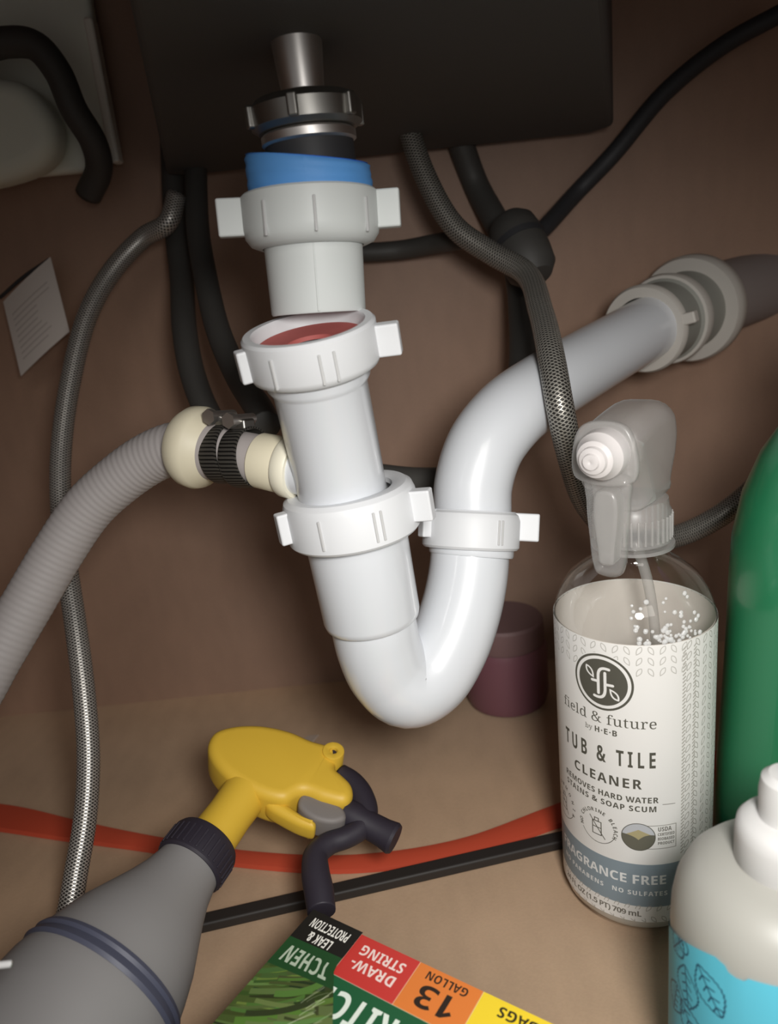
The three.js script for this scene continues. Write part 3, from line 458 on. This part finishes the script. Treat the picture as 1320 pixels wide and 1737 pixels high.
// ---------------------------------------------------------------- grey sprayer with the yellow head
{
  const O = V(-0.1033, 0.063, -0.303), A = V(0.4318, 0.1495, -0.8895), B = V(0.8793, -0.2894, 0.3782), N = A.clone().cross(B);
  const o = thing('trigger_sprayer', 'grey plastic bottle lying down with a yellow and navy trigger head', 'spray bottle', O);
  o.quaternion.setFromRotationMatrix(new THREE.Matrix4().makeBasis(B, A, N.clone().negate()));   // local x to the nozzle, y up the bottle, z to the camera
  const mm = (l) => l.map(([a, b]) => [b / 1000, a / 1000]);
  const yellow = std({ color: lin(0.72, 0.46, 0.045), roughness: 0.5 }), navy = std({ color: lin(0.026, 0.021, 0.032), roughness: 0.55 });
  const grey = phys({ color: lin(0.26, 0.25, 0.25), roughness: 0.5 });
  const prof = [[0.0001, -0.215], [0.030, -0.214], [0.036, -0.208], [0.0375, -0.198], [0.0375, -0.115], [0.0375, -0.090], [0.0368, -0.078], [0.0352, -0.0705], [0.0345, -0.0690], [0.0345, -0.0675], [0.0340, -0.0660], [0.0322, -0.0590], [0.0290, -0.0490], [0.0245, -0.0390], [0.0205, -0.0300], [0.0175, -0.0220], [0.0158, -0.0150], [0.0150, -0.0100], [0.0001, -0.0100]];
  part('bottle_body', lathe(prof.map(([r, y]) => [r * 1.0, y])), grey, o);
  part('shoulder_band', lathe([[0.0335, -0.0735], [0.0362, -0.0738], [0.0368, -0.0722], [0.0360, -0.0705], [0.0352, -0.0692], [0.0358, -0.0678], [0.0350, -0.0662], [0.0335, -0.0665]]), std({ color: lin(0.075, 0.08, 0.12), roughness: 0.5 }), o, 'navy ring around the shoulder');
  part('screw_collar', merged([lathe([[0.0001, -0.0125], [0.0160, -0.0125], [0.0168, -0.0115], [0.0168, 0.0010], [0.0158, 0.0030], [0.0001, 0.0030]]), ...Array.from({ length: 30 }, (_, k) => box(0.0012, 0.010, 0.0010, 0.0003, 0, -0.0055, 0.0168).rotateY(k / 30 * Math.PI * 2))]), navy, o);
  part('stem', lathe([[0.0001, 0.002], [0.0118, 0.002], [0.0112, 0.020], [0.0118, 0.034], [0.0001, 0.040]]), yellow, o).position.x = 0.0012;
  const hood = shapeOf(mm([[33, -9.5], [40.3, -24.0], [47.2, -29.1], [54.2, -29.7], [62.1, -23.7], [69.6, -11.6], [73.7, 4.4], [73.8, 18], [75.2, 31], [71, 35], [66, 36], [63.0, 38.0], [61.5, 42], [58.5, 48.5], [53.9, 51.9], [49, 52.3], [46, 50], [43.5, 40], [42.3, 29.5], [34, 24], [31, 14]]));
  part('hood', slab(hood, 0.023, 0.0050, true, 5), yellow, o, 'yellow hood of the trigger head');
  { const lug = new THREE.Shape(); lug.absarc(0.0322, 0.0705, 0.0058, 0, Math.PI * 2, false); const hole = new THREE.Path(); hole.absarc(0.0322, 0.0705, 0.0020, 0, Math.PI * 2, true); lug.holes.push(hole); part('pivot_lug', slab(lug, 0.0255, 0.0006, false, 2), yellow, o); part('pivot_pin', new THREE.CylinderGeometry(0.0018, 0.0018, 0.022, 16).rotateX(Math.PI / 2).translate(0.0322, 0.0705, 0), navy, o); }
  part('trigger_blade', slab(mm([[37.0, 13.5], [34.5, 11.5], [30.5, 16], [28.8, 26], [28.6, 37], [30.2, 42.6], [33.4, 41.8], [34.2, 34], [36, 24]]), 0.012, 0.0035), yellow, o);
  part('pump_barrel', slab(mm([[43.5, 29], [37, 30], [33.5, 40], [36, 50], [41, 54], [45.5, 50.5]]), 0.014, 0.0022), std({ color: lin(0.20, 0.18, 0.17), roughness: 0.6 }), o, 'grey pump barrel');
  const loc = (a, b, z = 0) => V(b / 1000, a / 1000, z);
  part('trigger_loop', tube([loc(67.5, 38), loc(65.5, 46), loc(60, 54.5), loc(52, 60.5), loc(44, 61.5), loc(36, 57.5), loc(29, 51.5), loc(21, 48.8), loc(13, 52.5), loc(5, 58.5), loc(-3, 64.0)], (t) => 0.0060 + 0.0008 * Math.sin(t * 9), 80, 18), navy, o, 'navy trigger loop');
  const nz = part('nozzle', lathe([[0.0001, -0.012], [0.0068, -0.012], [0.0074, -0.006], [0.0066, 0.000], [0.0070, 0.010], [0.0078, 0.0150], [0.0070, 0.0165], [0.0001, 0.0165]]), navy, o); nz.position.copy(loc(47.5, 63)); nz.rotation.z = -Math.PI / 2 - 0.10;
}

// ---------------------------------------------------------------- red strap, black bar, scraps on the floor
{
  const path = [[-0.44, -0.475, 0.022], [-0.34, -0.445, 0.022], [-0.2715, -0.4267, 0.022], [-0.215, -0.405, 0.016], [-0.16, -0.385, 0.011], [-0.10, -0.364, 0.011], [-0.04, -0.352, 0.012], [0.02, -0.355, 0.013], [0.075, -0.372, 0.016], [0.13, -0.392, 0.017], [0.2, -0.41, 0.017]];
  const c = new THREE.CatmullRomCurve3(path.map(([x, z]) => V(x, 0, z))), wC = new THREE.CatmullRomCurve3(path.map(([x, , w], i) => V(i, w, 0))), o = thing('red_strap', 'flat orange red plastic strap lying across the floor behind the sprayer', 'strap', V(0, 0, 0));
  const n = 90, pos = [], idx = [];
  for (let i = 0; i <= n; i++) { const p = c.getPoint(i / n), t = c.getTangent(i / n), w = wC.getPoint(i / n).y / 2, s = V(-t.z, 0, t.x); for (const [k, y] of [[-1, 0.0005], [-0.92, 0.0032], [0, 0.0044], [0.92, 0.0032], [1, 0.0005]]) pos.push(p.x + s.x * w * k, y, p.z + s.z * w * k); }
  for (let i = 0; i < n; i++) for (let k = 0; k < 5; k++) { const a = i * 5 + k, b = i * 5 + (k + 1) % 5; idx.push(a, b, a + 5, b, b + 5, a + 5); }
  const g = new THREE.BufferGeometry(); g.setAttribute('position', new THREE.Float32BufferAttribute(pos, 3)); g.setIndex(idx); g.computeVertexNormals();
  part('strap_band', creased(g, 0.9), std({ color: lin(0.55, 0.075, 0.035), roughness: 0.55 }), o);
}
{
  const a = V(-0.1300, 0.0035, -0.3172), b = V(0.1000, 0.0035, -0.3555), o = thing('black_bar', 'straight black flat bar on the floor between sprayer and spray bottle', 'bar', a.clone().lerp(b, 0.30));
  const L = a.distanceTo(b) * 0.97; aim(o, V(0, 1, 0), V(-(b.z - a.z), 0, b.x - a.x));
  part('bar_body', box(L * 0.93, 0.006, 0.0085, 0.0014, L * 0.165, 0, 0), std({ color: lin(0.022, 0.018, 0.016), roughness: 0.6 }), o);
}
{
  const o = thing('paper_scrap', 'small pale scrap on the floor left below the trap bend', 'scrap', V(-0.075, 0.001, -0.478)); o.rotation.y = 0.5;
  part('scrap_sheet', slab([[-0.009, -0.002], [0.002, -0.005], [0.010, 0.001], [0.004, 0.005], [-0.006, 0.003]], 0.0012, 0.0004, false, 1).rotateX(-Math.PI / 2), std({ color: lin(0.42, 0.33, 0.27), roughness: 0.8 }), o);
}
{
  const a = V(-0.3011, 0.0998, -0.2097), b = V(-0.1319, 0.1176, -0.1922), o = thing('white_stick', 'thin white plastic stick poking in at the lower left edge', 'stick', a);
  part('stick_rod', tube([a, a.clone().lerp(b, 0.5), b], 0.0011, 12, 10, a), std({ color: lin(0.9, 0.9, 0.9), roughness: 0.4 }), o);
}

// ---------------------------------------------------------------- trash bag box, bottom
{
  const K = V(-0.0482, 0.063, -0.2582), e1 = V(0.82, 0, 0.5724).normalize(), e2 = V(-0.5724, 0, 0.82).normalize();
  const o = thing('trash_bag_box', 'cardboard box of kitchen trash bags with coloured squares and torn green flap', 'box', V(K.x, 0, K.z));
  o.quaternion.setFromRotationMatrix(new THREE.Matrix4().makeBasis(e1, V(0, 1, 0), e2.clone()));   // x along the far edge, z towards the front
  const Lx = 0.1085, Lz = 0.20, Hh = 0.062, sx = [0, 0.0245, 0.052, 0.0785, 0.1085], row = 0.0205, P = 1600 / Lx;
  const art = canvas(1600, 1600, (c) => {                                    // printed panel; the print stands upside down to the viewer
    c.save(); c.translate(1600, 1600); c.scale(-1, -1);                      // after this x runs along the far edge, y towards the front
    const U = (m) => m * P;
    c.fillStyle = '#2f6b35'; c.fillRect(0, 0, 1600, 1600);
    for (let k = 0; k < 260; k++) { const x = rnd() * 1600, y = U(0.048) + rnd() * 900, hue = 88 + rnd() * 30; c.strokeStyle = `hsl(${hue},${38 + rnd() * 20}%,${22 + rnd() * 38}%)`; c.lineWidth = 4 + rnd() * 16; c.beginPath(); c.moveTo(x, y); c.quadraticCurveTo(x + 120 + rnd() * 80, y - 60 + rnd() * 50, x + 300, y - 40 - rnd() * 160); c.stroke(); }
    c.fillStyle = '#1d5a36'; c.fillRect(0, U(row), 1600, U(0.022));
    const cols = ['#1c1a17', '#c83a34', '#df7d36', '#f2d230']; for (let k = 0; k < 4; k++) { c.fillStyle = cols[k]; c.fillRect(U(sx[k]), 0, U(sx[k + 1] - sx[k]), U(row)); }
    c.strokeStyle = 'rgba(240,230,210,.5)'; c.lineWidth = 5; for (let k = 1; k < 4; k++) { c.beginPath(); c.moveTo(U(sx[k]), 0); c.lineTo(U(sx[k]), U(row)); c.stroke(); } c.beginPath(); c.moveTo(0, U(row)); c.lineTo(1600, U(row)); c.stroke();
    const say = (t, x, y, size, fill, sxx = 1, font = 'bold') => { c.save(); c.translate(U(x), U(y)); c.scale(-1, -1); c.scale(sxx, 1); c.fillStyle = fill; c.font = `${font} ${size}px sans-serif`; c.textAlign = 'center'; c.textBaseline = 'middle'; c.fillText(t, 0, 0); c.restore(); };
    const mid = (k) => (sx[k] + sx[k + 1]) / 2;
    say('LEAK &', mid(0), 0.0125, 78, '#efece4', 0.85); say('PROTECTION', mid(0), 0.0062, 72, '#efece4', 0.58);
    say('DRAW-', mid(1), 0.0128, 92, '#f3d9d2'); say('STRING', mid(1), 0.0062, 92, '#f3d9d2', 0.9);
    say('13', mid(2), 0.0122, 190, '#2a1c12', 1.15); say('GALLON', mid(2), 0.0040, 72, '#2a1c12', 0.9);
    say('80', mid(3) + 0.001, 0.0140, 190, '#2a2412', 1.1); say('BAGS', mid(3), 0.0048, 86, '#2a2412');
    say('KITCHEN', 0.0325, 0.0300, 230, '#e4ede2', 0.80);
    c.restore();
  });
  const t = tex(art), top = std({ map: t, roughness: 0.5, side: THREE.DoubleSide }), side = std({ color: lin(0.03, 0.11, 0.045), roughness: 0.6 });
  const uvOf = (x, z) => [1 - x / Lx, z / Lx];
  const sheet = (fn, n, m) => { const pos = [], uv = [], idx = []; for (let i = 0; i <= n; i++) for (let k = 0; k <= m; k++) { const [x, y, z, u, v] = fn(i / n, k / m); pos.push(x, y, z); uv.push(...uvOf(u ?? x, v ?? z)); } for (let i = 0; i < n; i++) for (let k = 0; k < m; k++) { const a = i * (m + 1) + k, b = a + m + 1; idx.push(a, a + 1, b, b, a + 1, b + 1); } const g = new THREE.BufferGeometry(); g.setAttribute('position', new THREE.Float32BufferAttribute(pos, 3)); g.setAttribute('uv', new THREE.Float32BufferAttribute(uv, 2)); g.setIndex(idx); g.computeVertexNormals(); return g; };
  part('carton_walls', box(Lx, Hh - 0.0006, Lz, 0.0012, Lx / 2, Hh / 2, Lz / 2), side, o);
  part('printed_panel', sheet((u, v) => [0.0005 + u * (Lx - 0.001), Hh + 0.0004, 0.0005 + v * (0.105 - 0.001)], 8, 8), top, o, 'printed top with red, orange and yellow squares');
  // the torn corner flap: hinged at the left, lifting towards the front; it carries its own piece of the print
  const flapArt = canvas(768, 1536, (c) => {
    c.save(); c.translate(768, 1536); c.scale(-1, -1);
    c.fillStyle = '#4a5c2b'; c.fillRect(0, 0, 768, 1536);
    for (let k = 0; k < 200; k++) { const x = rnd() * 768 - 60, y = 500 + rnd() * 1100, hue = 86 + rnd() * 28; c.strokeStyle = `hsl(${hue - 12},${26 + rnd() * 16}%,${16 + rnd() * 26}%)`; c.lineWidth = 14 + rnd() * 46; c.beginPath(); c.moveTo(x, y); c.quadraticCurveTo(x + 200, y - 90 + rnd() * 60, x + 460, y - 60 - rnd() * 220); c.stroke(); }
    c.strokeStyle = 'rgba(214,220,190,.55)'; for (let k = 0; k < 26; k++) { const x = 420 + rnd() * 300, y = 620 + rnd() * 800; c.lineWidth = 2 + rnd() * 5; c.beginPath(); c.moveTo(x, y); c.quadraticCurveTo(x + 60, y - 70, x + 190, y - 120 - rnd() * 80); c.stroke(); }
    c.fillStyle = '#1c1a17'; c.beginPath(); c.moveTo(0, 0); c.lineTo(768, 0); c.lineTo(768, 300); c.lineTo(0, 300); c.fill();
    c.fillStyle = '#1f4a26'; c.beginPath(); c.moveTo(0, 270); c.lineTo(768, 250); c.lineTo(768, 500); c.lineTo(0, 520); c.fill();
    const say = (t, x, y, size, fill, sx = 1, it = '', tilt = 0) => { c.save(); c.translate(x, y); c.rotate(tilt); c.scale(-1, -1); c.scale(sx, 1); c.fillStyle = fill; c.font = `${it}bold ${size}px sans-serif`; c.textAlign = 'center'; c.textBaseline = 'middle'; c.fillText(t, 0, 0); c.restore(); };
    say('LEAK &', 370, 205, 112, '#efece4', 0.95); say('PROTECTION', 385, 95, 112, '#efece4', 0.82);
    say('TCHEN', 400, 395, 190, '#b9c7b2', 0.98, 'italic ');
    c.restore();
  });
  const flapMat = std({ map: tex(flapArt), roughness: 0.5, side: THREE.DoubleSide });
  const fn = (u, v) => { const x = u * (0.0252 + 0.075 * Math.max(0, v - 0.19)), z = 0.0002 + v * 0.10, lift = 0.0014 + 0.016 * u * Math.max(0, v - 0.14); return [x, Hh + lift, z]; };
  const pos = [], uv = [], idx = [], n = 14, m = 24;
  for (let i = 0; i <= n; i++) for (let k = 0; k <= m; k++) { pos.push(...fn(i / n, k / m)); uv.push(1 - i / n, k / m / 0.85); }
  for (let i = 0; i < n; i++) for (let k = 0; k < m; k++) { const a = i * (m + 1) + k, b = a + m + 1; idx.push(a, a + 1, b, b, a + 1, b + 1); }
  const fg = new THREE.BufferGeometry(); fg.setAttribute('position', new THREE.Float32BufferAttribute(pos, 3)); fg.setAttribute('uv', new THREE.Float32BufferAttribute(uv, 2)); fg.setIndex(idx); fg.computeVertexNormals();
  part('torn_flap', fg, flapMat, o, 'bent green flap with a black end');
}

scene.traverse((n) => { if (n.isMesh) { n.castShadow = true; n.receiveShadow = true; } });
renderer.render(scene, camera);
